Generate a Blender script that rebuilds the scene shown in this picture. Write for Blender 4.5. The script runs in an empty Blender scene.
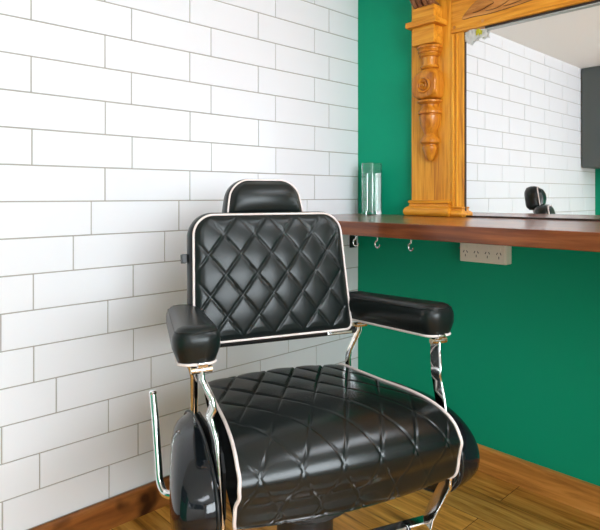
import bpy, bmesh, math, random
from mathutils import Vector, Matrix
random.seed(7)
C = bpy.context.scene.collection
PI = math.pi
sin, cos, sqrt = math.sin, math.cos, math.sqrt

# ------------------------------------------------------------------ materials
def new_mat(name):
    m = bpy.data.materials.new(name); m.use_nodes = True
    nt = m.node_tree
    b = nt.nodes['Principled BSDF']
    return m, nt, b

def srgb(r, g, b):
    f = lambda c: c/12.92 if c <= .04045 else ((c+.055)/1.055)**2.4
    return (f(r/255), f(g/255), f(b/255), 1)

def plain(name, col, rough=.5, metal=0, spec=.5, noise=0, nscale=30, coat=0, bump=0):
    m, nt, b = new_mat(name)
    b.inputs['Base Color'].default_value = col
    b.inputs['Roughness'].default_value = rough
    b.inputs['Metallic'].default_value = metal
    b.inputs['Specular IOR Level'].default_value = spec
    b.inputs['Coat Weight'].default_value = coat
    b.inputs['Coat Roughness'].default_value = .06
    if noise or bump:
        tc = nt.nodes.new('ShaderNodeTexCoord')
        n = nt.nodes.new('ShaderNodeTexNoise'); n.inputs['Scale'].default_value = nscale
        n.inputs['Detail'].default_value = 5
        nt.links.new(tc.outputs['Object'], n.inputs['Vector'])
        if noise:
            mp = nt.nodes.new('ShaderNodeMapRange')
            mp.inputs['To Min'].default_value = max(.02, rough-noise); mp.inputs['To Max'].default_value = rough+noise
            nt.links.new(n.outputs['Fac'], mp.inputs['Value'])
            nt.links.new(mp.outputs['Result'], b.inputs['Roughness'])
        if bump:
            bp = nt.nodes.new('ShaderNodeBump'); bp.inputs['Strength'].default_value = bump
            bp.inputs['Distance'].default_value = .001
            nt.links.new(n.outputs['Fac'], bp.inputs['Height'])
            nt.links.new(bp.outputs['Normal'], b.inputs['Normal'])
    return m

def wood(name, c_dark, c_mid, c_light, axis='Z', scale=6, rough=.4, stretch=14, planks=None, coat=0, knots=0, bump=.15):
    m, nt, b = new_mat(name)
    N = nt.nodes.new; L = nt.links.new
    tc = N('ShaderNodeTexCoord')
    vec = tc.outputs['Object']
    mp = N('ShaderNodeMapping')
    s = [stretch, stretch, stretch]; s['XYZ'.index(axis)] = 1.0
    mp.inputs['Scale'].default_value = s
    if planks:
        # planks run along Y, width planks[0], length planks[1]; every plank shifts its grain
        br = N('ShaderNodeTexBrick')
        br.offset = .37; br.inputs['Scale'].default_value = 1
        br.inputs['Brick Width'].default_value = planks[1]; br.inputs['Row Height'].default_value = planks[0]
        br.inputs['Mortar Size'].default_value = .0012
        br.inputs['Mortar Smooth'].default_value = .2
        br.inputs['Color1'].default_value = (0, 0, 0, 1); br.inputs['Color2'].default_value = (1, 1, 1, 1)
        br.inputs['Mortar'].default_value = (.5, .5, .5, 1)
        rot = N('ShaderNodeMapping'); rot.inputs['Rotation'].default_value = (0, 0, PI/2)
        rot.inputs['Location'].default_value = planks[2]
        L(vec, rot.inputs['Vector']); L(rot.outputs['Vector'], br.inputs['Vector'])
        sc = N('ShaderNodeVectorMath'); sc.operation = 'SCALE'; sc.inputs['Scale'].default_value = 7.3
        L(br.outputs['Color'], sc.inputs[0])
        ad = N('ShaderNodeVectorMath'); ad.operation = 'ADD'
        L(vec, ad.inputs[0]); L(sc.outputs['Vector'], ad.inputs[1])
        vec = ad.outputs['Vector']
    L(vec, mp.inputs['Vector'])
    n1 = N('ShaderNodeTexNoise'); n1.inputs['Scale'].default_value = scale; n1.inputs['Detail'].default_value = 8
    n1.inputs['Roughness'].default_value = .62; n1.inputs['Distortion'].default_value = .6
    L(mp.outputs['Vector'], n1.inputs['Vector'])
    n2 = N('ShaderNodeTexNoise'); n2.inputs['Scale'].default_value = scale*.35; n2.inputs['Detail'].default_value = 4
    n2.inputs['Distortion'].default_value = 1.2
    L(mp.outputs['Vector'], n2.inputs['Vector'])
    mx = N('ShaderNodeMath'); mx.operation = 'MULTIPLY_ADD'
    mx.inputs[1].default_value = .55
    L(n1.outputs['Fac'], mx.inputs[0])
    m2 = N('ShaderNodeMath'); m2.operation = 'MULTIPLY'; m2.inputs[1].default_value = .45
    L(n2.outputs['Fac'], m2.inputs[0]); L(m2.outputs['Value'], mx.inputs[2])
    cr = N('ShaderNodeValToRGB')
    e = cr.color_ramp.elements
    e[0].position = .34; e[0].color = c_dark
    e[1].position = .66; e[1].color = c_light
    k = e.new(.49); k.color = c_mid
    L(mx.outputs['Value'], cr.inputs['Fac'])
    col = cr.outputs['Color']
    if knots:
        v = N('ShaderNodeTexNoise'); v.inputs['Scale'].default_value = knots; v.inputs['Detail'].default_value = 2
        L(tc.outputs['Object'], v.inputs['Vector'])
        r2 = N('ShaderNodeMapRange'); r2.inputs['From Min'].default_value = .58; r2.inputs['From Max'].default_value = .72
        L(v.outputs['Fac'], r2.inputs['Value'])
        mm = N('ShaderNodeMix'); mm.data_type = 'RGBA'
        L(r2.outputs['Result'], mm.inputs['Factor']); L(col, mm.inputs['A'])
        mm.inputs['B'].default_value = tuple(x*.35 for x in c_dark[:3]) + (1,)
        col = mm.outputs['Result']
    if planks:
        # slight tone change between planks and a thin dark seam
        mm = N('ShaderNodeMix'); mm.data_type = 'RGBA'; mm.blend_type = 'MULTIPLY'
        g = N('ShaderNodeValToRGB'); g.color_ramp.elements[0].color = (.72, .70, .66, 1); g.color_ramp.elements[1].color = (1.1, 1.06, 1.0, 1)
        L(br.outputs['Color'], g.inputs['Fac'])
        mm.inputs['Factor'].default_value = 1
        L(col, mm.inputs['A']); L(g.outputs['Color'], mm.inputs['B'])
        sm = N('ShaderNodeMix'); sm.data_type = 'RGBA'
        L(br.outputs['Fac'], sm.inputs['Factor']); L(mm.outputs['Result'], sm.inputs['A'])
        sm.inputs['B'].default_value = tuple(x*.4 for x in c_dark[:3]) + (1,)
        col = sm.outputs['Result']
    L(col, b.inputs['Base Color'])
    b.inputs['Roughness'].default_value = rough; b.inputs['Specular IOR Level'].default_value = .3
    b.inputs['Coat Weight'].default_value = coat; b.inputs['Coat Roughness'].default_value = .17 if coat == .8 else .15
    bp = N('ShaderNodeBump'); bp.inputs['Strength'].default_value = bump; bp.inputs['Distance'].default_value = .002
    L(mx.outputs['Value'], bp.inputs['Height']); L(bp.outputs['Normal'], b.inputs['Normal'])
    return m

def glass_mat(name, tint=(1, 1, 1, 1), rough=0, ior=1.45, thin=False):
    m, nt, b = new_mat(name)
    if not thin:
        b.inputs['Base Color'].default_value = tint
        b.inputs['Transmission Weight'].default_value = 1
        b.inputs['Roughness'].default_value = rough; b.inputs['IOR'].default_value = ior
        return m
    N = nt.nodes.new; L = nt.links.new
    t = N('ShaderNodeBsdfTransparent'); t.inputs['Color'].default_value = tint
    g = N('ShaderNodeBsdfGlossy'); g.inputs['Roughness'].default_value = .02
    f = N('ShaderNodeFresnel'); f.inputs['IOR'].default_value = ior
    mx = N('ShaderNodeMixShader')
    L(f.outputs['Fac'], mx.inputs['Fac']); L(t.outputs['BSDF'], mx.inputs[1]); L(g.outputs['BSDF'], mx.inputs[2])
    L(mx.outputs['Shader'], nt.nodes['Material Output'].inputs['Surface'])
    return m

def emit(name, col, s):
    m, nt, b = new_mat(name)
    b.inputs['Base Color'].default_value = col
    b.inputs['Emission Color'].default_value = col; b.inputs['Emission Strength'].default_value = s
    return m

M = {}
M['leather'] = plain('black_leather', (.0075, .0105, .0098, 1), .31, spec=.33, noise=0, nscale=160, bump=0)
M['leather_seat'] = plain('black_seat_leather', (.0055, .0082, .0075, 1), .24, spec=.44, noise=0, nscale=160, bump=0)
M['piping'] = plain('white_piping', srgb(226, 212, 206), .45)
M['chrome'] = plain('chrome', (.86, .86, .86, 1), .10, metal=1, noise=.03, nscale=25)
M['brass'] = plain('brass_bolt', srgb(212, 196, 165), .22, metal=1, noise=.04)
M['enamel'] = plain('black_enamel', (.006, .008, .010, 1), .09, spec=.5, noise=.02, nscale=12)
M['black_metal'] = plain('black_metal', (.012, .012, .012, 1), .42, noise=.05)
M['tile'] = plain('white_glazed_tile', srgb(229, 230, 234), .22, spec=.25, noise=.02, nscale=5)
M['grout'] = plain('grey_grout', srgb(168, 164, 156), .9, noise=.05, nscale=80, bump=.3)
M['green'] = plain('green_paint', srgb(0, 156, 117), .55, spec=.22, noise=.08, nscale=3, bump=.05)
M['ceiling'] = plain('ceiling_paint', srgb(244, 242, 238), .9, noise=.05, bump=.05)
M['mirror'] = plain('mirror_silver', (.945, .94, .94, 1), .0, metal=1)
M['grey_cabinet'] = plain('grey_laminate', srgb(84, 90, 88), .5, noise=.05)
M['plastic'] = plain('ivory_plastic', srgb(232, 224, 206), .38, noise=.05)
M['slot'] = plain('dark_slot', (.02, .02, .02, 1), .6, noise=.05)
M['alu'] = plain('brushed_aluminium', srgb(190, 192, 190), .35, metal=.8, noise=.08)
M['wrap'] = plain('white_tape', srgb(240, 240, 236), .4, noise=.05)
M['wrap_yellow'] = plain('yellow_tape', srgb(228, 222, 60), .4, noise=.05)
M['white_paint'] = plain('white_frame_paint', srgb(235, 235, 230), .4, noise=.05)
M['honey_z'] = wood('honey_wood_upright', srgb(176, 102, 20), srgb(220, 148, 40), srgb(238, 176, 64), 'Z', 5, .34, 16, coat=.12, bump=.08)
M['honey_y'] = wood('honey_wood_level', srgb(168, 94, 16), srgb(214, 140, 36), srgb(234, 170, 60), 'Y', 5, .34, 16, coat=.12, bump=.08)
M['carved'] = wood('carved_wood', srgb(140, 80, 28), srgb(188, 124, 58), srgb(208, 148, 84), 'Y', 7, .45, 8, bump=.2)
M['turned'] = wood('turned_wood', srgb(144, 74, 10), srgb(194, 118, 28), srgb(216, 146, 48), 'Z', 6, .3, 10, coat=.3, bump=.08)
M['walnut'] = wood('dark_carved_wood', srgb(70, 38, 20), srgb(118, 72, 42), srgb(150, 100, 66), 'Z', 8, .45, 10, bump=.2)
M['bench_top'] = wood('bench_oiled_wood', srgb(74, 32, 12), srgb(112, 54, 22), srgb(148, 82, 40), 'Y', 4, .40, 15, coat=.8, bump=.05)
M['floor'] = wood('floor_planks', srgb(112, 70, 20), srgb(200, 138, 56), srgb(238, 182, 94), 'Y', 4.2, .36, 13, planks=(.145, 1.25, (.03, .155, 0)), coat=.1, bump=.1)
M['skirt_y'] = wood('skirting_wood', srgb(136, 84, 32), srgb(202, 138, 64), srgb(228, 168, 92), 'Y', 3, .4, 12, bump=.1)
M['skirt_x'] = wood('skirting_wood_dark', srgb(98, 50, 18), srgb(142, 84, 36), srgb(168, 106, 54), 'X', 3, .4, 9, knots=9, bump=.1)
M['dark_wood'] = plain('dark_rebate_and_shade', srgb(46, 30, 20), .5, noise=.05)  # dark rebate wood, also the painted shade of carving lines and edge gap
M['glass'] = glass_mat('clear_glass', (.93, .98, .96, 1))
M['water'] = glass_mat('water', (.95, .99, .97, 1), ior=1.33)
M['pane'] = glass_mat('window_glass', (.97, .98, .97, 1), thin=True)
M['lamp'] = emit('lamp_diffuser', (.87, .925, 1, 1), 5.8)

# ------------------------------------------------------------------ mesh helpers
def add_box(bm, x0, x1, y0, y1, z0, z1, bevel=0, seg=2, mat=0):
    vs = [bm.verts.new(p) for p in ((x0,y0,z0),(x1,y0,z0),(x1,y1,z0),(x0,y1,z0),(x0,y0,z1),(x1,y0,z1),(x1,y1,z1),(x0,y1,z1))]
    fs = [bm.faces.new([vs[i] for i in q]) for q in ((0,3,2,1),(4,5,6,7),(0,1,5,4),(1,2,6,5),(2,3,7,6),(3,0,4,7))]
    for f in fs: f.material_index = mat
    if bevel:
        es = list({e for f in fs for e in f.edges})
        r = bmesh.ops.bevel(bm, geom=es, offset=bevel, segments=seg, affect='EDGES', profile=.5)
        for f in r['faces']: f.material_index = mat

def loft(bm, loops, closed=True, cap0=True, cap1=True, mat=0):
    rows = [[bm.verts.new(p) for p in lp] for lp in loops]
    n = len(rows[0])
    for a, b in zip(rows, rows[1:]):
        for i in range(n if closed else n-1):
            j = (i+1) % n
            f = bm.faces.new((a[i], a[j], b[j], b[i])); f.material_index = mat
    if cap0: bm.faces.new(list(reversed(rows[0]))).material_index = mat
    if cap1: bm.faces.new(rows[-1]).material_index = mat
    return rows

def add_tube(bm, pts, r, seg=10, closed=False, rx=None, cap=True, mat=0):
    """round (or elliptical) rod along a list of points, frames carried along the path"""
    pts = [Vector(p) for p in pts]; n = len(pts)
    tan = []
    for i in range(n):
        a = pts[(i-1) % n] if (closed or i > 0) else pts[i]
        b = pts[(i+1) % n] if (closed or i < n-1) else pts[i]
        tan.append((b-a).normalized())
    up = Vector((0, 0, 1))
    if abs(tan[0].dot(up)) > .9: up = Vector((1, 0, 0))
    nrm = (up - tan[0]*up.dot(tan[0])).normalized()
    loops = []
    for i in range(n):
        nrm = (nrm - tan[i]*nrm.dot(tan[i])).normalized()
        bi = tan[i].cross(nrm)
        loops.append([pts[i] + nrm*(r*cos(2*PI*k/seg)) + bi*((rx or r)*sin(2*PI*k/seg)) for k in range(seg)])
    if closed:
        rows = [[bm.verts.new(p) for p in lp] for lp in loops]
        # pick the roll that closes the ring with the least twist
        last, first = rows[-1], rows[0]
        best = min(range(seg), key=lambda s: sum((last[k].co-first[(k+s) % seg].co).length for k in range(seg)))
        for a, b in zip(rows, rows[1:]):
            for k in range(seg): bm.faces.new((a[k], a[(k+1) % seg], b[(k+1) % seg], b[k])).material_index = mat
        for k in range(seg):
            bm.faces.new((last[k], last[(k+1) % seg], first[(k+1+best) % seg], first[(k+best) % seg])).material_index = mat
    else:
        loft(bm, loops, True, cap, cap, mat)

def smooth_path(pts, n=6, closed=False):
    """Catmull-Rom through points"""
    P = [Vector(p) for p in pts]; out = []
    m = len(P)
    for i in range(m if closed else m-1):
        p0 = P[(i-1) % m] if (closed or i > 0) else P[0]*2-P[1]
        p1 = P[i]; p2 = P[(i+1) % m]
        p3 = P[(i+2) % m] if (closed or i+2 < m) else P[-1]*2-P[-2]
        for k in range(n):
            t = k/n
            out.append(.5*((2*p1)+(p2-p0)*t+(2*p0-5*p1+4*p2-p3)*t*t+(3*p1-p0-3*p2+p3)*t**3))
    if not closed: out.append(P[-1])
    return out

def add_lathe(bm, prof, seg=32, center=(0, 0, 0), axis='Z', mat=0):
    loops = []
    for r, h in prof:
        lp = []
        for k in range(seg):
            a = 2*PI*k/seg
            if axis == 'Z': p = (r*cos(a), r*sin(a), h)
            elif axis == 'X': p = (h, r*cos(a), r*sin(a))
            else: p = (r*sin(a), h, r*cos(a))
            lp.append(Vector(p)+Vector(center))
        loops.append(lp)
    loft(bm, loops, True, True, True, mat)

def strip_bar(bm, pts, thick, width):
    """flat bar following pts (centre line in the x,z sheet); width lies along y"""
    P = [Vector(p) for p in pts]; loops = []
    for i, p in enumerate(P):
        a = P[max(i-1, 0)]; b = P[min(i+1, len(P)-1)]
        t = (b-a).normalized()
        w = Vector((0, 1, 0)); w = (w - t*w.dot(t)).normalized()
        n = t.cross(w)
        h, q = width/2, thick/2
        c = q*.6
        loops.append([p+w*x+n*y for x, y in ((-h,-q+c),(-h+c,-q),(h-c,-q),(h,-q+c),(h,q-c),(h-c,q),(-h+c,q),(-h,q-c))])
    loft(bm, loops)

def obj(name, bm, mats, parent=None, smooth=True, angle=40, sub=0, loc=None, rot=None):
    bmesh.ops.recalc_face_normals(bm, faces=bm.faces)
    me = bpy.data.meshes.new(name); bm.to_mesh(me); bm.free()
    if not isinstance(mats, (list, tuple)): mats = [mats]
    for m in mats: me.materials.append(m)
    if smooth:
        for p in me.polygons: p.use_smooth = True
        me.set_sharp_from_angle(angle=math.radians(angle))
    o = bpy.data.objects.new(name, me); C.objects.link(o)
    if parent: o.parent = parent
    if loc: o.location = loc
    if rot: o.rotation_euler = rot
    if smooth and len(me.polygons) < 6000:
        md = o.modifiers.new('weighted_normal', 'WEIGHTED_NORMAL'); md.keep_sharp = True
    if sub:
        md = o.modifiers.new('subsurf', 'SUBSURF'); md.levels = sub; md.render_levels = sub
    return o

def tag(o, label, cat, group=None):
    o['label'] = label; o['category'] = cat
    if group: o['group'] = group
    return o

def thing(name, label, cat, loc=(0, 0, 0), rotz=0, group=None):
    o = bpy.data.objects.new(name, None); C.objects.link(o)
    o.location = loc; o.rotation_euler = (0, 0, rotz); o.empty_display_size = .1
    return tag(o, label, cat, group)

def struct(name, bm, mats, **k):
    o = obj(name, bm, mats, **k); o['kind'] = 'structure'; return o

BM = bmesh.new

# ------------------------------------------------------------------ camera
# room corner (tiled wall y=0, green wall x=0) is the origin; the room lies at x<0, y<0
CAM = Vector((-1.931, -1.666, 1.022))
HEAD = math.radians(46.7)
cam = bpy.data.cameras.new('camera'); co = bpy.data.objects.new('camera', cam); C.objects.link(co)
co.location = CAM; co.rotation_euler = (PI/2, 0, HEAD-PI/2)
cam.sensor_width = 36; cam.lens = 562/600*36; cam.shift_y = -69.5/600; cam.shift_x = 0
cam.clip_start = .05; cam.clip_end = 60
bpy.context.scene.camera = co

# ------------------------------------------------------------------ room
XW, YB, ZC = -2.954, -3.30, 2.0     # far wall, back wall, ceiling
bm = BM(); add_box(bm, XW-.1, .1, YB-.1, .1, -.08, 0); struct('floor', bm, M['floor'], smooth=False)
bm = BM(); add_box(bm, XW-.1, .1, YB-.1, .1, ZC, ZC+.08); struct('ceiling', bm, M['ceiling'], smooth=False)
# green wall carrying the mirror
bm = BM(); add_box(bm, 0, .1, YB-.1, .1, 0, ZC); struct('wall_right', bm, M['green'], smooth=False)
VY0, VY1, VZ0, VZ1 = -3.05, -1.35, 1.18, 1.94      # second window, in the far wall
bm = BM()
add_box(bm, XW-.1, XW, YB-.1, VY0, 0, ZC); add_box(bm, XW-.1, XW, VY1, .1, 0, ZC)
add_box(bm, XW-.1, XW, VY0, VY1, 0, VZ0); add_box(bm, XW-.1, XW, VY0, VY1, VZ1, ZC)
for f in bm.faces:
    if f.calc_center_median().y < -1.2: f.material_index = 1
struct('wall_far', bm, [M['green'], M['ceiling']], smooth=False)
w = .05
bm = BM()
add_box(bm, XW-.09, XW-.02, VY0, VY1, VZ0, VZ0+w, .004); add_box(bm, XW-.09, XW-.02, VY0, VY1, VZ1-w, VZ1, .004)
for y in (VY0, (VY0+VY1)/2-w/2, VY1-w): add_box(bm, XW-.088, XW-.022, y, y+w, VZ0+w, VZ1-w, .004)
wn = struct('window_2', bm, M['white_paint'])
bm = BM(); add_box(bm, XW-.058, XW-.052, VY0+w, VY1-w, VZ0+w, VZ1-w)
g = obj('pane', bm, M['pane'], wn, smooth=False); g['kind'] = 'structure'
# tiled wall: grout bed with one bevelled tile after another
bm = BM(); add_box(bm, XW, 0, .0025, .1, 0, ZC, mat=0)
offs = {0:.190,1:.277,2:.190,3:.276,4:.188,5:.277,6:.018,7:.072,8:.184,9:.268,10:.183,11:.121,12:.266,13:.167,14:.264}
J = .0036
for r in range(-4, 15):
    z1 = 1.005+.102*(6-r); z0 = z1-.102
    off = offs.get(r, .190 if r % 2 == 0 else .277)
    z0 += J/2; z1 = min(z1-J/2, ZC)
    if z1-z0 < .01: continue
    e = off
    edges = [0.0]
    while e < -XW: edges.append(e); e += .302
    edges.append(-XW)
    for a, b in zip(edges, edges[1:]):
        a += J/2 if a > 0 else .001; b -= J/2
        if b-a < .006: continue
        n0 = len(bm.verts)
        add_box(bm, -b, -a, 0, .006, z0, z1, bevel=.0012, seg=2, mat=1)
        bm.verts.ensure_lookup_table()
        # every tile is set a hair out of plane
        tx, tz, dy = random.uniform(-.0004, .0004), random.uniform(-.0008, .0008), random.uniform(-.0004, .0004)
        cx, cz = -(a+b)/2, (z0+z1)/2
        for v in bm.verts[n0:]:
            v.co.y += dy + tx*(v.co.x-cx) + tz*(v.co.z-cz)
struct('wall_left', bm, [M['grout'], M['tile']], smooth=False)
# back wall with the window opening
WX0, WX1, WZ0, WZ1 = -2.75, -.85, .70, 1.94
bm = BM()
add_box(bm, XW, WX0, YB-.1, YB, 0, ZC); add_box(bm, WX1, 0, YB-.1, YB, 0, ZC)
add_box(bm, WX0, WX1, YB-.1, YB, 0, WZ0); add_box(bm, WX0, WX1, YB-.1, YB, WZ1, ZC)
struct('wall_back', bm, M['ceiling'], smooth=False)
bm = BM()
w = .05
add_box(bm, WX0, WX1, YB-.09, YB-.02, WZ0, WZ0+w, .004); add_box(bm, WX0, WX1, YB-.09, YB-.02, WZ1-w, WZ1, .004)
for x in (WX0, (WX0+WX1)/2-w/2, WX1-w): add_box(bm, x, x+w, YB-.088, YB-.022, WZ0+w, WZ1-w, .004)
wn = struct('window_1', bm, M['white_paint'])
bm = BM(); add_box(bm, WX0+w, WX1-w, YB-.058, YB-.052, WZ0+w, WZ1-w)
g = obj('pane', bm, M['pane'], wn, smooth=False); g['kind'] = 'structure'
# skirting boards
def skirting(name, m, along):
    prof = [(0, 0), (.016, 0), (.016, .074), (.012, .084), (.006, .0865), (0, .0865)]
    bm = BM()
    if along == 'X':
        loft(bm, [[(x, -d, z) for d, z in prof] for x in (XW, -.0005)])
    else:
        loft(bm, [[(-d, y, z+.005*(z > .05)) for d, z in prof] for y in (YB, -.0165)])
    return struct(name, bm, m, angle=30)
skirting('baseboard_left', M['skirt_x'], 'X')
skirting('baseboard_right', M['skirt_y'], 'Y')

# wall cabinet on the far wall, seen only in the mirror
t = thing('wall_cabinet', 'dark grey wall cabinet hung under the ceiling, seen in the mirror', 'cabinet', (XW, -.005, 1.235))
bm = BM(); add_box(bm, .001, .288, -.95, 0, 0, ZC-1.236, .002); obj('body', bm, M['grey_cabinet'], t)
for i in (0, 1):
    bm = BM(); add_box(bm, .289, .308, -.473-.475*i, -.003-.475*i, .002, ZC-1.24, .002); obj('door', bm, M['grey_cabinet'], t)

# ------------------------------------------------------------------ bench
BT, BB, BD = .941, .897, .605
bm = BM(); add_box(bm, -BD, -.001, -2.6, -.003, BB, BT, .003, 2)
bench = obj('timber_bench', bm, M['bench_top']); tag(bench, 'oiled brown timber bench top fixed along the green wall', 'bench')

# support bracket in the corner, hooks, power points
t = thing('shelf_bracket', 'black metal bracket on the tiled wall under the bench end', 'bracket', (-.04, -.002, .79))
bm = BM(); add_box(bm, -.022, .022, -.006, 0, 0, BB-.79, .002); obj('wall_plate', bm, M['black_metal'], t)
bm = BM(); add_box(bm, -.022, .022, -.10, -.006, BB-.79-.006, BB-.79-.0005, .001); obj('shelf_plate', bm, M['black_metal'], t)
bm = BM(); add_lathe(bm, [(.007, 0), (.007, -.002), (.004, -.004)], 16, (0, -.006, .03), 'Y'); obj('screw', bm, M['chrome'], t)

def cup_hook(x, y, label, rz=0):
    t = thing('cup_hook', label, 'hook', (x, y, BB), rz, 'metal hooks under the bench')
    bm = BM(); add_lathe(bm, [(.006, -.0005), (.006, -.002), (.003, -.004)], 14); obj('collar', bm, M['chrome'], t)
    pts = [(0, 0, -.002), (0, 0, -.014)]
    for k in range(0, 11):
        a = math.radians(90 - 26*k)
        pts.append((0, .011*cos(a)*1, -.0245+.011*sin(a)))
    bm = BM(); add_tube(bm, pts, .0021, 10); obj('hook', bm, M['chrome'], t)

t = thing('power_board', 'ivory four-socket power point on the green wall below the bench', 'power outlet', (-.0005, -.631, .776))
bm = BM(); add_box(bm, -.043, 0, -.092, .092, 0, .082, .004, 3); obj('housing', bm, M['plastic'], t)
bm = BM(); add_box(bm, -.0465, -.0425, -.088, .088, .004, .078, .0015); obj('faceplate', bm, M['plastic'], t)
for i in range(4):
    yc = .066-.044*i
    so = BM()
    for dy, ang, dz in ((.0068, .5, .008), (-.0068, -.5, .008), (0, 0, -.006)):
        n0 = len(so.verts)
        add_box(so, -.0469, -.0462, -.0014, .0014, -.0045, .0045)
        so.verts.ensure_lookup_table()
        for v in so.verts[n0:]:
            y, z = v.co.y, v.co.z
            v.co.y = yc+dy+y*cos(ang)-z*sin(ang); v.co.z = .030+dz+y*sin(ang)+z*cos(ang)
    obj('socket', so, M['slot'], t, smooth=False)
    bm = BM(); add_box(bm, -.0495, -.046, yc-.0075, yc+.0075, .050, .060, .001); sw = obj('switch', bm, M['plastic'], t)
bm = BM(); add_tube(bm, smooth_path([(-.012, .092, .05), (-.012, .104, .049), (-.008, .112, .046), (-.001, .114, .044)], 4), .004, 10)
obj('dark_stub', bm, M['black_metal'], t)  # short dark stub beside the housing

# square glass vase with water
t = thing('glass_vase', 'tall clear square glass vase on the bench in the corner', 'vase', (-.060, -.127, BT))
def sq_loop(h, z, r=.006, n=4):
    out = []
    for cx, cy, a0 in ((1,1,0),(-1,1,90),(-1,-1,180),(1,-1,270)):
        for k in range(n+1):
            a = math.radians(a0+90*k/n)
            out.append((cx*(h-r)+r*cos(a), cy*(h-r)+r*sin(a), z))
    return out
GH = .219
bm = BM()
loft(bm, [sq_loop(.030, .0005), sq_loop(.0315, .003), sq_loop(.0315, GH-.001), sq_loop(.0300, GH), sq_loop(.0278, GH-.001, .004), sq_loop(.0278, .016, .004), sq_loop(.0258, .013, .004)])
obj('vessel', bm, M['glass'], t, angle=35)
bm = BM(); loft(bm, [sq_loop(.0258, .0136, .004), sq_loop(.0276, .0165, .004), sq_loop(.0276, .176, .004)]); obj('water', bm, M['water'], t, angle=35)

# ------------------------------------------------------------------ overmantel mirror
PX = -.035                        # face of the boards
def yat(px, x):                   # y on the plane x=const seen at a picture column
    a = HEAD - math.atan((px-300)/562)
    return CAM.y + (x-CAM.x)*math.tan(a)
Y0, Y1, Y2 = -.3146, -.497, -.548
ZP = 1.640                        # lower edge of the carved top panel
ZT = 1.985
t = thing('overmantel_mirror', 'honey wood framed mirror with carved pillar and top panel, standing on the bench', 'mirror', (0, 0, BT))
def L0(v): return v-BT
YE = -2.45
bm = BM(); add_box(bm, PX, -.001, Y1, Y0, .001, L0(ZT), .002); obj('pillar', bm, M['honey_z'], t)
bm = BM(); add_box(bm, PX+.004, -.001, Y2, Y1-.0006, .001, L0(ZP), .0015)
add_box(bm, PX-.004, PX+.006, Y1-.012, Y1-.002, .001, L0(ZP)-.002, .002)
add_box(bm, PX-.002, PX+.006, Y1-.028, Y1-.020, .001, L0(ZP)-.002, .002)
obj('stile', bm, M['honey_z'], t)
bm = BM(); add_box(bm, PX, -.001, YE, YE+.19, .001, L0(ZT), .002); obj('pillar', bm, M['honey_z'], t)
bm = BM(); add_box(bm, PX+.004, -.001, YE+.1906, YE+.24, .001, L0(ZP), .0015); obj('stile', bm, M['honey_z'], t)
# mirror glass and its dark rebate
bm = BM(); add_box(bm, -.021, -.016, YE+.24, Y2, .006, L0(ZP)-.0005); obj('mirror_glass', bm, M['mirror'], t, smooth=False)
bm = BM()
add_box(bm, PX+.010, -.010, Y2-.0045, Y2-.0002, .001, L0(ZP)-.001)
add_box(bm, PX+.006, -.010, YE+.24, Y2-.005, .0008, .0058)
obj('rebate', bm, M['dark_wood'], t, smooth=False)
bm = BM(); add_box(bm, -.034, -.0215, YE+.25, Y2-.088, L0(ZP)-.007, L0(ZP)-.0005, .001); obj('edge_gap_shade', bm, M['dark_wood'], t)  # dark strip standing in for the shade of the gap above the channel
bm = BM(); add_box(bm, -.031, -.0215, YE+.25, Y2-.088, L0(ZP)-.0135, L0(ZP)-.0075, .001); obj('edge_channel', bm, M['alu'], t)
# top panel
bm = BM(); add_box(bm, PX, -.001, YE+.19, Y1-.0005, L0(ZP), L0(ZT), .002)
add_box(bm, PX-.006, PX+.002, YE+.19, Y1-.002, L0(ZP)+.0005, L0(ZP)+.014, .003)
tp = obj('top_panel', bm, M['honey_y'], t)
# wooden plugs
for y in (Y1-.018, Y1-.135):
    bm = BM(); add_lathe(bm, [(.006, PX-.0072), (.006, PX-.006), (.0045, PX-.0078)][:2], 14, (0, y, L0(ZP)+.020), 'X'); 
    obj('plug', bm, M['carved'], tp)
# carved acanthus: each leaf is a raised shape ringed by a dark line, dirt plus painted crevice shade
def panel_pt(px, ypx):
    y = yat(px, PX); return (Y1-y, zat(ypx, px, PX)-ZP)
def zat(y_px, px, x):             # height seen at a picture row on the plane x=const
    yy = yat(px, x); d = (x-CAM.x)*cos(HEAD)+(yy-CAM.y)*sin(HEAD)
    return CAM.z-(y_px-195.5)*d/562
def leaf(pts, h=.006, base=0.0):
    P = smooth_path([(PX-base, Y1-u, L0(ZP)+v) for u, v in [panel_pt(*q) for q in pts]], 8, True)
    c = sum(P, Vector())/len(P)
    bm = BM()
    loft(bm, [P, [p+Vector((-h*.7, 0, 0)) for p in P], [p+(c-p)*.12+Vector((-h, 0, 0)) for p in P]], cap0=False)
    o = obj('carving', bm, M['carved'], tp, angle=50)
    bm = BM(); add_tube(bm, [p+Vector((-.0003, 0, 0)) for p in P[::2]], .0016, 6, True)
    obj('groove_dirt_shade', bm, M['dark_wood'], tp, angle=80)
leaf([(462.5,19),(474,16.5),(488,13.8),(505,9),(523,3),(540,-3),(562,-12),(530,-22),(500,-16),(485,-7),(478,0),(470,8)], .003)
leaf([(473,12.5),(480,11),(488,6.5),(494,2.5),(488,1),(481,4.5)], .006, .003)
leaf([(486,10.5),(497,8),(507,2),(516,-5),(508,-5),(500,0),(493,5)], .006, .003)
leaf([(504,6),(516,2.5),(530,-4),(540,-11),(528,-10),(514,-2)], .006, .003)
leaf([(560,-6),(580,-11),(604,-17),(625,-30),(600,-38),(575,-26)], .005)
leaf([(500,-20),(515,-26),(535,-30),(530,-44),(505,-42),(492,-30)], .005)
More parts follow.
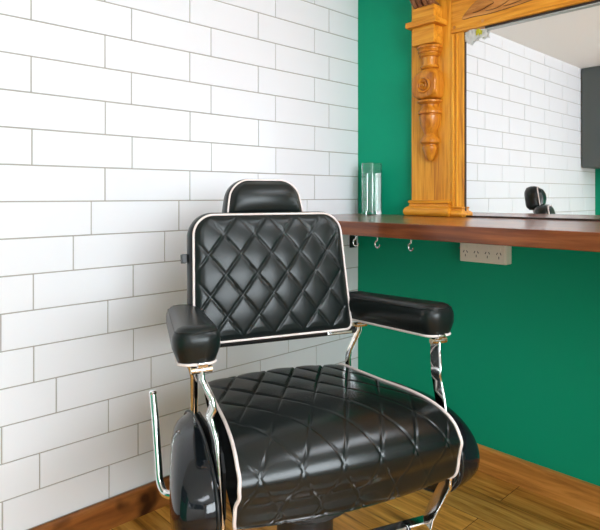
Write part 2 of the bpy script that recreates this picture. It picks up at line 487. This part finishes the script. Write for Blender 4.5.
# turned half-column on the pillar
CY = -.410
def zat(y_px, px, x):             # height seen at a picture row on the plane x=const
    yy = yat(px, x); d = (x-CAM.x)*cos(HEAD)+(yy-CAM.y)*sin(HEAD)
    return CAM.z-(y_px-195.5)*d/562
S = lambda ypx: zat(ypx, 430, PX-.03)-BT
bm = BM()
def sq(bm, half, dep, z0, z1, bev=.002): add_box(bm, PX-dep, PX+.001, CY-half, CY+half, z0, z1, bev)
# block above the ledge, the ledge, block below it
add_box(bm, PX-.058, PX+.001, CY-.048, CY+.050, S(24), S(7), .002)
add_box(bm, PX-.080, PX+.001, CY-.070, CY+.068, S(27), S(21.5), .002)
add_box(bm, PX-.060, PX+.001, CY-.050, CY+.050, S(45), S(27), .003)
obj('capital', bm, M['honey_y'], t)
bm = BM()
prof = [(.006,160.5),(.014,158.5),(.022,154),(.028,149),(.0285,146.6),(.024,145),(.024,144.2),(.033,143.2),(.0375,142),(.0375,140.6),(.031,137),(.024,134.8),(.0225,133.4),
        (.028,130),(.036,125),(.0415,118),(.041,115.2),(.037,114.4),(.037,113.8),(.044,113.2),(.0455,112),(.044,110.6),(.034,107.4),(.031,105),(.031,104),(.040,103),(.048,102),(.048,100.4),(.040,99.2)]
CX = PX-.010
add_lathe(bm, [(r*1.03, S(y)) for r, y in prof], 40, (CX, CY, 0))
obj('finial', bm, M['turned'], t, angle=35)
bm = BM()                          # bulb: a rounded square block swelling in the middle
lv = [(99.2,.040,.04),(97.5,.047,.036),(95.5,.0525,.016),(90,.054,.010),(82,.0535,.009),(76,.050,.012),(72,.043,.024),(69.5,.035,.03),(67.5,.029,.028)]
loops = []
for y, h, r in lv:
    r = min(r, h*.98); lp = []
    for cx, cy, a0 in ((1,1,0),(-1,1,90),(-1,-1,180),(1,-1,270)):
        for k in range(7):
            a = math.radians(a0+15*k)
            lp.append((CX+.004+cx*(h-r)+r*cos(a), CY+cy*(h-r)+r*sin(a), S(y)))
    loops.append(lp)
loft(bm, loops); obj('bulb', bm, M['turned'], t, angle=60)
bm = BM()
prof = [(.028,68.2),(.035,67.4),(.038,66.2),(.036,65),(.028,64.2),(.0275,60),(.029,56.5),(.039,55.6),(.0425,54.2),(.039,53),(.039,52.4),(.046,51.8),(.049,50.4),(.045,49.2),(.045,48.7),(.050,48),(.052,46.6),(.050,45.4),(.044,44.8)]
add_lathe(bm, [(r, S(y)) for r, y in prof], 40, (CX, CY, 0)); obj('neck', bm, M['turned'], t, angle=35)
# rosette of rings on the bulb
bm = BM()
xr = CX+.004-.0535
add_lathe(bm, [(.030,xr+.006),(.030,xr-.004),(.0275,xr-.0085),(.0235,xr-.0075),(.0205,xr-.001),(.0180,xr-.001),(.0165,xr-.0075),(.0135,xr-.0090),(.0105,xr-.0055),(.0085,xr-.003),(.0070,xr-.009),(.003,xr-.013)], 32, (0, CY-.003, S(86)), 'X')
obj('rosette', bm, M['turned'], t, angle=60)
# small carved notches where square meets round
# dark acanthus corbel curling out above the capital
bm = BM()
for k, yy in enumerate((-.034, -.012, .012, .034)):
    pts = smooth_path([(PX-.010, CY+yy, S(8.0)), (PX-.052, CY+yy, S(4)), (PX-.085, CY+yy*1.1, S(-6)), (PX-.115, CY+yy*1.2, S(-20)), (PX-.105, CY+yy*1.2, S(-40)), (PX-.04, CY+yy, S(-48))], 6)
    add_tube(bm, pts, .016, 10, rx=.0135)
obj('corbel', bm, M['walnut'], t)
# moulded plinth on the bench
prof = [(.0, .0015), (.034, .0015), (.040, .010), (.041, .020), (.036, .030), (.026, .036), (.018, .039), (.017, .046), (.014, .050), (.021, .052), (.022, .058), (.016, .062), (.0, .063)]
bm = BM()
def rect(d, z, y0, y1): return [(PX-d, y0-d*.55, z), (PX-d, y1+d*.55, z), (-.002, y1+d*.55, z), (-.002, y0-d*.55, z)]
loft(bm, [rect(d, z, Y1+.012, Y0-.010) for d, z in prof]); obj('plinth', bm, M['honey_y'], t, angle=35)
bm = BM()
loft(bm, [rect(d*.62, z*.62, Y2+.004, Y1+.006) for d, z in prof]); obj('plinth_return', bm, M['honey_y'], t, angle=35)
bm = BM()
loft(bm, [rect(d, z, YE+.012, YE+.18) for d, z in prof]); obj('plinth', bm, M['honey_y'], t, angle=35)

# scrap of clear-white wrapping stuck at the mirror's upper corner
t = thing('tape_scrap', 'crumpled white and yellow plastic scrap stuck at the top corner of the mirror', 'tape', (-.0225, Y2-.004, ZP-.002))
def crumple(y0, y1, z0, z1, nx=14, nz=6, amp=.006, seed=1):
    rnd = random.Random(seed); bm = BM(); g = []
    for j in range(nz+1):
        row = []
        for i in range(nx+1):
            u, v = i/nx, j/nz
            edge = .006*sin(9*u+seed)+.004*sin(23*u)
            row.append(bm.verts.new((-.005-rnd.random()*amp, y0+(y1-y0)*u, z0+(z1-z0)*v+(1-v)*edge+(v-.5)*.012*sin(5*u))))
        g.append(row)
    for j in range(nz):
        for i in range(nx): bm.faces.new((g[j][i], g[j][i+1], g[j+1][i+1], g[j+1][i]))
    bmesh.ops.solidify(bm, geom=list(bm.faces), thickness=.0008)
    return bm
obj('wrapper', crumple(-.002, -.090, -.038, -.004, seed=3), M['wrap'], t, angle=10)
y_ = obj('printed_label', crumple(-.050, -.080, -.022, -.008, 8, 4, .004, 5), M['wrap_yellow'], t, angle=10, loc=(-.007, 0, 0)); y_['label'] = 'yellow printed patch'

# hooks (after the bench so they hang from it)
def bench_pt(px, ypx):            # point on the underside of the bench seen at a pixel
    d = (CAM.z-BB)*562/(ypx-195.5); lat = (px-300)/562*d
    R = Vector((cos(HEAD-PI/2), sin(HEAD-PI/2))); F = Vector((cos(HEAD), sin(HEAD)))
    p = Vector((CAM.x, CAM.y))+R*lat+F*d
    return p.x, p.y
for (px, lab) in ((356, 'small silver hook under the bench, nearest the tiled corner'), (377.5, 'small silver hook under the bench, middle of the three'), (411, 'small silver hook under the bench, nearest the power point')):
    x = -BD+.03
    cup_hook(x, yat(px, x), lab, math.radians(random.uniform(-25, 5)))

# ------------------------------------------------------------------ barber chair
TH = math.radians(23.2)
chair = thing('barber_chair', 'black leather barber chair with diamond stitching, white piping and chrome arms', 'chair',
              (-.996, -.691, 0), math.radians(-43.3)+TH)
def P(w, s, z): return Vector((w, .3-s, z))     # w: towards the picture's right, s: forward

# --- seat: profile over the top, down the rolled front and under
prof = smooth_path([(.085,0,.500),(.092,0,.528),(.118,0,.541),(.20,0,.545),(.30,0,.549),(.37,0,.5535),(.43,0,.555),(.485,0,.551),(.528,0,.5395),(.556,0,.521),(.569,0,.499),(.567,0,.478),(.557,0,.457),(.553,0,.435),(.546,0,.414),(.528,0,.401),(.49,0,.396)], 16)
prof = [(p.x, p.z) for p in prof]
alen = [0]
for a, b in zip(prof, prof[1:]): alen.append(alen[-1]+math.hypot(b[0]-a[0], b[1]-a[1]))
def seat_hw(s, z):
    f = max(0, min(1, (s-.10)/.45))
    h = .193+.050*f + (.006*min(1, (.51-z)/.04) if z < .51 and s > .4 else 0)
    if z < .50 and s > .4: h -= .004*math.exp(-((z-.475)/.012)**2)    # crease where the roll meets the border
    if z < .43 and s > .4: h -= .008*((.43-z)/.034)**2
    return h
def quilt(u, v, pu, pv, p=.45):
    a = abs(sin(PI*(u/pu+v/pv))); b = abs(sin(PI*(u/pu-v/pv)))
    d = min(a, b)
    return .5*(1-math.exp(-(d/.13)**2))+.5*(a*b)**p
def seam(u, v, pu, pv):
    d = min(abs(sin(PI*(u/pu+v/pv))), abs(sin(PI*(u/pu-v/pv))))
    return 1-math.exp(-(d/.11)**2)
NU = 260
bm = BM(); rows = []
for i, (s, z) in enumerate(prof):
    a = prof[max(i-1, 0)]; b = prof[min(i+1, len(prof)-1)]
    tx, tz = b[0]-a[0], b[1]-a[1]; l = math.hypot(tx, tz)
    nx, nz = -tz/l, tx/l
    if i < 12: pass
    hw = seat_hw(s, z); row = []
    for k in range(NU+1):
        w = hw*(2*k/NU-1); q = w/hw
        crown = .016*(1-q*q) if s > .14 or z > .53 else .004
        crown *= min(1, alen[i]/.08)*min(1, (alen[-1]-alen[i])/.05+.15)
        ed = min(1, (1-abs(q))/.10); ed2 = min(1, alen[i]/.03)*min(1, (alen[-1]-alen[i])/.03)
        back = max(0, min(1, (.42-s)/.18)) if z > .5 else 0
        puff = ((.0012+.0010*back)*(seam(w, alen[i], .083, .150)-1)+.0055*back*(quilt(w, alen[i], .083, .150, .5)-.6))*ed*ed2
        o = crown+puff
        row.append(bm.verts.new(P(w, s-nx*-o if False else s+nx*o, z+nz*o)))
    rows.append(row)
for r0, r1 in zip(rows, rows[1:]):
    for k in range(NU): bm.faces.new((r0[k], r0[k+1], r1[k+1], r1[k]))
# side walls and underside
for k in (0, NU):
    col = [r[k] for r in rows]
    inner = [bm.verts.new(P((.86 if True else 1)*v.co.x, .3-v.co.y+(.32-(.3-v.co.y))*.10, v.co.z+(.46-v.co.z)*.12)) for v in col]
    for i in range(len(col)-1): bm.faces.new((col[i], col[i+1], inner[i+1], inner[i]))
    c = bm.verts.new(P(.84*rows[16][k].co.x, .33, .46))
    for i in range(len(col)-1): bm.faces.new((inner[i], inner[i+1], c))
    bm.faces.new((inner[-1], inner[0], c))
    if k == 0: in0 = inner
bm.faces.new([v for v in rows[0]][::-1] + [rows[-1][k] for k in range(NU+1)])
seat = obj('seat', bm, M['leather_seat'], chair, angle=60)
# piping along both sides and across the back edge
for sgn in (-1, 1):
    pts = [P(sgn*(seat_hw(s, z)+.0015), s, z+.001) for s, z in prof[13:-10:3]]
    bm = BM(); add_tube(bm, pts, .0037, 8); pp = obj('piping', bm, M['piping'], seat, angle=80); pp['label'] = 'white piping'
# seat pan under the cushion
bm = BM(); add_box(bm, -.165, .165, -.19, .19, .372, .425, .012, 3); obj('seat_pan', bm, M['black_metal'], chair)

# --- padded panel (backrest, headrest): outline in the panel's own plane, front grid plus rounded shell
def padded(name, outline, shell, front, mat, parent, mtx, edge_pipe=None, rows_n=70):
    """outline(v)->half width for v in 0..1, H=height; shell=[(grow, depth)...]; front(u,v,q)->bulge"""
    hwf, H, vs = outline
    bm = BM(); g = []
    n = 170 if len(vs) > 80 else 90
    for v in vs:
        hw = hwf(v); row = []
        for k in range(n+1):
            q = 2*k/n-1
            ev = min(1, min(v, H-v)/.012+.0); eq = min(1, (1-abs(q))*hw/.012)
            row.append(bm.verts.new(mtx @ Vector((q*hw, -front(q*hw, v, q, H)*sqrt(max(0, ev))*sqrt(max(0, eq)), v))))
        g.append(row)
    for a, b in zip(g, g[1:]):
        for k in range(n): bm.faces.new((a[k], a[k+1], b[k+1], b[k]))
    loop = g[0][:] + [r[n] for r in g[1:]] + g[-1][n-1::-1] + [r[0] for r in g[-2:0:-1]]
    inv = mtx.inverted()
    base = [inv @ x.co for x in loop]
    c = Vector((0, 0, H/2))
    prev = loop
    m = len(base)
    nrm = []
    for i in range(m):
        t = base[(i+1) % m]-base[i-1]
        nn = Vector((t.z, 0, -t.x)); nrm.append(nn.normalized() if nn.length > 0 else Vector((0,0,0)))
    for grow, dep in shell:
        cur = []
        for i, p in enumerate(base):
            d = nrm[i]
            if grow < 0:
                dd = (c-p); q = p + dd*min(1, -grow/ max(.03, dd.length))
            else: q = p + d*grow
            cur.append(bm.verts.new(mtx @ Vector((q.x, dep, q.z))))
        for i in range(m): bm.faces.new((prev[i], prev[(i+1) % m], cur[(i+1) % m], cur[i]))
        prev = cur
    bm.faces.new(prev)
    o = obj(name, bm, mat, parent, angle=60)
    return o, base, nrm

def frame(s0, z0, s1, z1, w0=0):
    """matrix of a tilted panel: X across, Y into the panel (backwards), Z up along it"""
    a = P(w0, s0, z0); b = P(w0, s1, z1)
    z = (b-a).normalized(); x = Vector((1, 0, 0)); y = z.cross(x)
    return Matrix(((x.x, y.x, z.x, a.x), (x.y, y.y, z.y, a.y), (x.z, y.z, z.z, a.z), (0, 0, 0, 1))), (b-a).length

mb, Hb = frame(.142, .652, .083, .967, -.010)
def back_hw(v):
    W = .219-.011*(v/Hb); r = .050
    if v > Hb-r: return W-(r-sqrt(max(0, r*r-(v-(Hb-r))**2)))
    r2 = .014
    if v < r2: return W-(r2-sqrt(max(0, r2*r2-(r2-v)**2)))
    return W
def vlist(H, rt, rb, nmid):
    out = [rb*(1-cos(PI/2*k/8)) for k in range(8)]
    out += [rb+(H-rt-rb)*k/nmid for k in range(nmid)]
    out += [H-rt+rt*sin(PI/2*k/14) for k in range(15)]
    return out
def back_front(w, v, q, H):
    ed = min(1, (1-abs(q))/.10)*min(1, min(v, H-v)/.025)
    return (.014*(1-q*q)*sin(PI*v/H)+.006)+.0068*(quilt(w+.010, v-.217, .084, .106, .5)-.35)*max(0, ed)
back, base, nrm = padded('backrest', (back_hw, Hb, vlist(Hb, .050, .014, 90)),
    [(.005, .003), (.011, .012), (.014, .028), (.012, .046), (.004, .058), (-.018, .065), (-.05, .068)], back_front, M['leather'], chair, mb)
bm = BM(); pts = [mb @ (p+nn*.004+Vector((0, -.001, 0))) for p, nn in list(zip(base, nrm))]
keep = [pts[0]]
for p in pts[1:]:
    if (p-keep[-1]).length > .006: keep.append(p)
if (keep[-1]-keep[0]).length < .004: keep.pop()
add_tube(bm, keep, .0031, 8, True); pp = obj('piping', bm, M['piping'], back, angle=80); pp['label'] = 'white piping'
bm = BM(); add_box(bm, -.252, -.238, -.004, .018, -.012, .012, .002); tb = obj('adjuster_tab', bm, M['black_metal'], back)
tb.matrix_local = mb @ Matrix.Translation((.012, .03, .215))
# lower bar carrying the back between its side hinges
bm = BM(); add_tube(bm, [mb @ Vector((-.245, .026, -.009)), mb @ Vector((.245, .026, -.009))], .010, 14); obj('hinge_bar', bm, M['black_metal'], chair)
bm = BM(); add_box(bm, .15, .226, .004, .030, -.016, -.006, .002); hp = obj('hinge_plate', bm, M['chrome'], chair); hp.matrix_local = mb.copy()

mh, Hh = frame(.046, .966, .030, 1.062, -.007)
def head_hw(v):
    W = .109-.018*(v/Hh)**1.3; r = .044
    if v > Hh-r: return W-(r-sqrt(max(0, r*r-(v-(Hh-r))**2)))
    r2 = .012
    if v < r2: return W-(r2-sqrt(max(0, r2*r2-(r2-v)**2)))
    return W
def head_front(w, v, q, H): return .004+.026*max(0, 1-q*q)**.42*max(0, sin(PI*min(1, max(0, v/H))))**.55
head, base, nrm = padded('headrest', (head_hw, Hh, vlist(Hh, .044, .012, 24)),
    [(.004, .003), (.009, .012), (.011, .030), (.007, .050), (-.014, .062), (-.03, .065)], head_front, M['leather'], chair, mh)
bm = BM(); pts = [mh @ (p+nn*.0035+Vector((0, -.001, 0))) for p, nn in zip(base, nrm)]
keep = [pts[0]]
for p in pts[1:]:
    if (p-keep[-1]).length > .005: keep.append(p)
if (keep[-1]-keep[0]).length < .004: keep.pop()
add_tube(bm, keep, .0026, 8, True); pp = obj('piping', bm, M['piping'], head, angle=80); pp['label'] = 'white piping'
for x in (-.04, .04):
  bm = BM(); add_tube(bm, [mh @ Vector((x, .035, .02)), mh @ Vector((x, .035, -.06)), mb @ Vector((x, .045, Hb-.07))], .007, 12)
  obj('headrest_post', bm, M['chrome'], chair)

# --- arms
def arm(sgn):
    # plan outline in arm space: X across, Y backwards along the arm, front at y=0
    Lh, r1, r2 = .38, .036, .016
    hw = .0465; pl = []
    for cx, cy, rr, a0 in ((hw-r1, r1, r1, -90), (hw-r2-.004, Lh-r2, r2, 0), (-hw+r2+.004, Lh-r2, r2, 90), (-hw+r1, r1, r1, 180)):
        for k in range(9):
            a = math.radians(a0+90*k/8+(0 if True else 0)); pl.append((cx+rr*cos(a), cy+rr*sin(a)))
    pl = pl[0:9]+pl[9:18]+pl[18:27]+pl[27:36]
    cxy = (0, Lh/2)
    def off(d):
        out = []
        n = len(pl)
        for i in range(n):
            tx, ty = pl[(i+1) % n][0]-pl[i-1][0], pl[(i+1) % n][1]-pl[i-1][1]; l = math.hypot(tx, ty)
            out.append((pl[i][0]+ty/l*d, pl[i][1]-tx/l*d))
        return out
    def lv(y): return 1-.01*y/Lh          # the pad is a little lower at the rear
    hs = [(-.0125, 0), (-.0095, .002), (-.0055, .012), (.0015, .030), (.002, .046), (.001, .054), (-.003, .0625), (-.010, .0702), (-.020, .0738), (-.030, .0752)]
    dx = -sgn*0
    cs = []
    a = P(sgn*.2945, .456, .6905); b = P(sgn*.247, .080, .667)
    y = (b-a).normalized(); x = Vector((1, 0, 0)); x = (x-y*x.dot(y)).normalized(); z = x.cross(y)
    mt = Matrix(((x.x, y.x, z.x, a.x), (x.y, y.y, z.y, a.y), (x.z, y.z, z.z, a.z), (0, 0, 0, 1)))
    bm = BM()
    loft(bm, [[mt @ Vector((px, py, h*lv(py))) for px, py in off(d)] for d, h in hs])
    o = obj('armrest', bm, M['leather'], chair, angle=60)
    bm = BM(); add_tube(bm, [mt @ Vector((px, py, .0006)) for px, py in off(-.0090)], .0030, 8, True)
    pp = obj('piping', bm, M['piping'], o, angle=80); pp['label'] = 'white piping'
    bm = BM(); add_tube(bm, [mt @ Vector((px, py, .0632*lv(py)+.0006)) for px, py in off(-.003)], .0010, 6, True)
    obj('seam', bm, M['leather'], o, angle=80)
    # hinge brackets under the pad: barrel with brass ends
    for (w, s, zz) in ((.2845, .440, .678), (.256, .112, .650)):
        h = P(sgn*w, s, zz)
        bm = BM(); add_box(bm, h.x-.010, h.x+.010, h.y-.016, h.y+.016, zz+.008, zz+.0175+.004*(s < .2), .002)
        add_tube(bm, [h+Vector((-.013, 0, 0)), h+Vector((.013, 0, 0))], .0075, 14)
        br = obj('bracket', bm, M['chrome'], chair)
        bm = BM()
        for q in (-1, 1): add_tube(bm, [h+Vector((q*.012, 0, 0)), h+Vector((q*.021, 0, 0))], .0072, 14)
        bt = obj('bolt', bm, M['brass'], br); bt['label'] = 'brass coloured bolt ends'
    # front support: flat chrome bar with two bends, running on down to the footrest
    ctr = .0165
    path = [(.2845,.447,.676),(.2830,.449,.656),(.2765,.458,.640),(.2680,.472,.622),(.2655,.474,.606),(.2720,.470,.590),(.2690,.480,.570),(.2655,.492,.548),(.2635,.502,.50),(.2625,.511,.44),(.2625,.520,.402),(.2620,.516,.372),(.2600,.482,.312),(.2585,.460,.272),(.2580,.452,.245)]
    bm = BM(); strip_bar(bm, [P(sgn*w, s-ctr, z) for w, s, z in path], .010, .034)
    obj('front_support', bm, M['chrome'], chair, angle=50)
    path = [(.256,.106,.648),(.2555,.106,.632),(.246,.104,.612),(.229,.100,.578),(.224,.100,.555),(.224,.102,.50),(.224,.102,.42)]
    bm = BM(); strip_bar(bm, [P(sgn*w, s, z) for w, s, z in path], .019, .010)
    obj('rear_support', bm, M['chrome'], chair, angle=50)
for sgn in (-1, 1): arm(sgn)

# --- enamelled side panels
def side_panel(sgn):
    bm = BM()
    out = []
    n = 72
    c_s, c_z = .335, .424
    for k in range(n):
        a = 2*PI*k/n
        ca, sa = cos(a), sin(a)
        e = 2/2.08
        s = c_s + .203*math.copysign(abs(ca)**e, ca)
        z = c_z + (.110 if sa > 0 else .118)*math.copysign(abs(sa)**e, sa)
        out.append((s, z))
    lv = [(.264, .95), (.267, .99), (.272, 1.0), (.280, .985), (.290, .95), (.302, .92), (.312, .86), (.320, .76), (.325, .60), (.3275, .35), (.328, .08)]
    def pt(w, s, z, f):
        ss = c_s+(s-c_s)*f
        return P(sgn*(w+.19*(ss-c_s)*min(1, (w-.262)/.03)), ss, c_z+(z-c_z)*f)
    loft(bm, [[pt(w, s, z, f) for s, z in out] for w, f in lv])
    o = obj('side_panel', bm, M['enamel'], chair, angle=70)
    bm = BM(); add_tube(bm, [pt(.268, s, z, 1.0) for s, z in out], .0028, 8, True)
    obj('rim', bm, M['black_metal'], o, angle=80)
    # dark frame plate between the cushion and the enamel panel
    bm = BM()
    o2 = [(.22, .40), (.22, .50), (.27, .530), (.40, .532), (.47, .52), (.49, .49), (.49, .40)]
    loft(bm, [[P(sgn*w, s, z) for s, z in o2] for w in (.2485, .2545)])
    obj('side_frame', bm, M['black_metal'], chair, angle=30)
for sgn in (-1, 1): side_panel(sgn)

# --- lever on the picture's left
LT = (-.3405, .185, .556)
lever_pts = smooth_path([P(-.30, .30, .362), P(-.318, .285, .361), P(-.330, .268, .364), P(-.335, .250, .382), P(-.336, .240, .41), P(-.338, .212, .49), P(*LT)], 8)
bm = BM(); add_tube(bm, lever_pts, .0085, 14)
lev = obj('lever', bm, M['chrome'], chair, angle=60)
bm = BM(); add_lathe(bm, [(.0086, 0), (.0092, .002), (.0085, .006), (.004, .009)], 14); e = obj('end_cap', bm, M['chrome'], lev)
e.location = P(*LT)

# --- footrest frame, column and base (mostly below the picture)
bm = BM(); strip_bar(bm, [P(w, .425, .250) for w in (-.262, -.13, 0, .13, .262)], .008, .030); cb = obj('cross_bar', bm, M['chrome'], chair)
cb.location = (0, 0, 0)
for sgn in (-1, 1):
    bm = BM(); add_tube(bm, smooth_path([P(sgn*.20, .43, .25), P(sgn*.20, .50, .20), P(sgn*.19, .62, .145), P(sgn*.19, .74, .140)], 6), .009, 12)
    obj('footrest_arm', bm, M['chrome'], chair)
bm = BM(); add_box(bm, -.20, .20, -.50, -.40, .130, .150, .006, 3); obj('footrest', bm, M['chrome'], chair)
bm = BM(); add_lathe(bm, [(.115, .36), (.115, .30), (.085, .285), (.068, .27), (.066, .05)], 40); obj('column', bm, M['black_metal'], chair)
bm = BM(); add_lathe(bm, [(.285, .0005), (.290, .010), (.285, .022), (.24, .034), (.13, .05), (.075, .075), (.07, .085)], 56); obj('base', bm, M['chrome'], chair, angle=30)

# ------------------------------------------------------------------ light
def ceiling_panel(x, y, label):
    t = thing('ceiling_light', label, 'light', (x, y, ZC), 0, 'ceiling panels')
    bm = BM(); add_box(bm, -.42, .42, -.20, .20, -.012, -.0005, .002); obj('frame', bm, M['white_paint'], t)
    bm = BM(); add_box(bm, -.40, .40, -.18, .18, -.060, -.0125, .006); obj('diffuser', bm, M['lamp'], t, smooth=False)
ceiling_panel(-.68, -1.60, 'white ceiling panel light above the bench side of the room')
ceiling_panel(-2.20, -2.15, 'white ceiling panel light above the far side of the room')

def area(name, loc, rot, sx, sy, power, col=(1, 1, 1)):
    l = bpy.data.lights.new(name, 'AREA'); l.shape = 'RECTANGLE'; l.size = sx; l.size_y = sy
    l.energy = power; l.color = col
    o = bpy.data.objects.new(name, l); C.objects.link(o); o.location = loc; o.rotation_euler = rot
    return o
# daylight outside the windows
area('window_daylight', ((WX0+WX1)/2, YB-.22, (WZ0+WZ1)/2+.05), (PI/2, 0, 0), 2.1, 1.4, 90, (.86, .925, 1))
area('window_daylight', (XW-.22, (VY0+VY1)/2, (VZ0+VZ1)/2+.05), (PI/2, 0, -PI/2), 1.9, .9, 3, (.86, .925, 1))

w = bpy.data.worlds.new('sky'); bpy.context.scene.world = w; w.use_nodes = True
nt = w.node_tree
sky = nt.nodes.new('ShaderNodeTexSky'); sky.sky_type = 'HOSEK_WILKIE' if hasattr(sky, 'turbidity') else 'NISHITA'
try: sky.turbidity = 6; sky.sun_direction = (.3, .8, .6)
except Exception: pass
bg = nt.nodes['Background']; bg.inputs['Strength'].default_value = .6
nt.links.new(sky.outputs['Color'], bg.inputs['Color'])

sc = bpy.context.scene
sc.view_settings.view_transform = 'Standard'; sc.view_settings.look = 'None'
sc.view_settings.exposure = 0.76; sc.view_settings.gamma = 1; sc.view_settings.use_curve_mapping = False
sc.cycles.max_bounces = 12; sc.cycles.diffuse_bounces = 6; sc.cycles.glossy_bounces = 6; sc.cycles.transmission_bounces = 12
sc.cycles.caustics_reflective = True
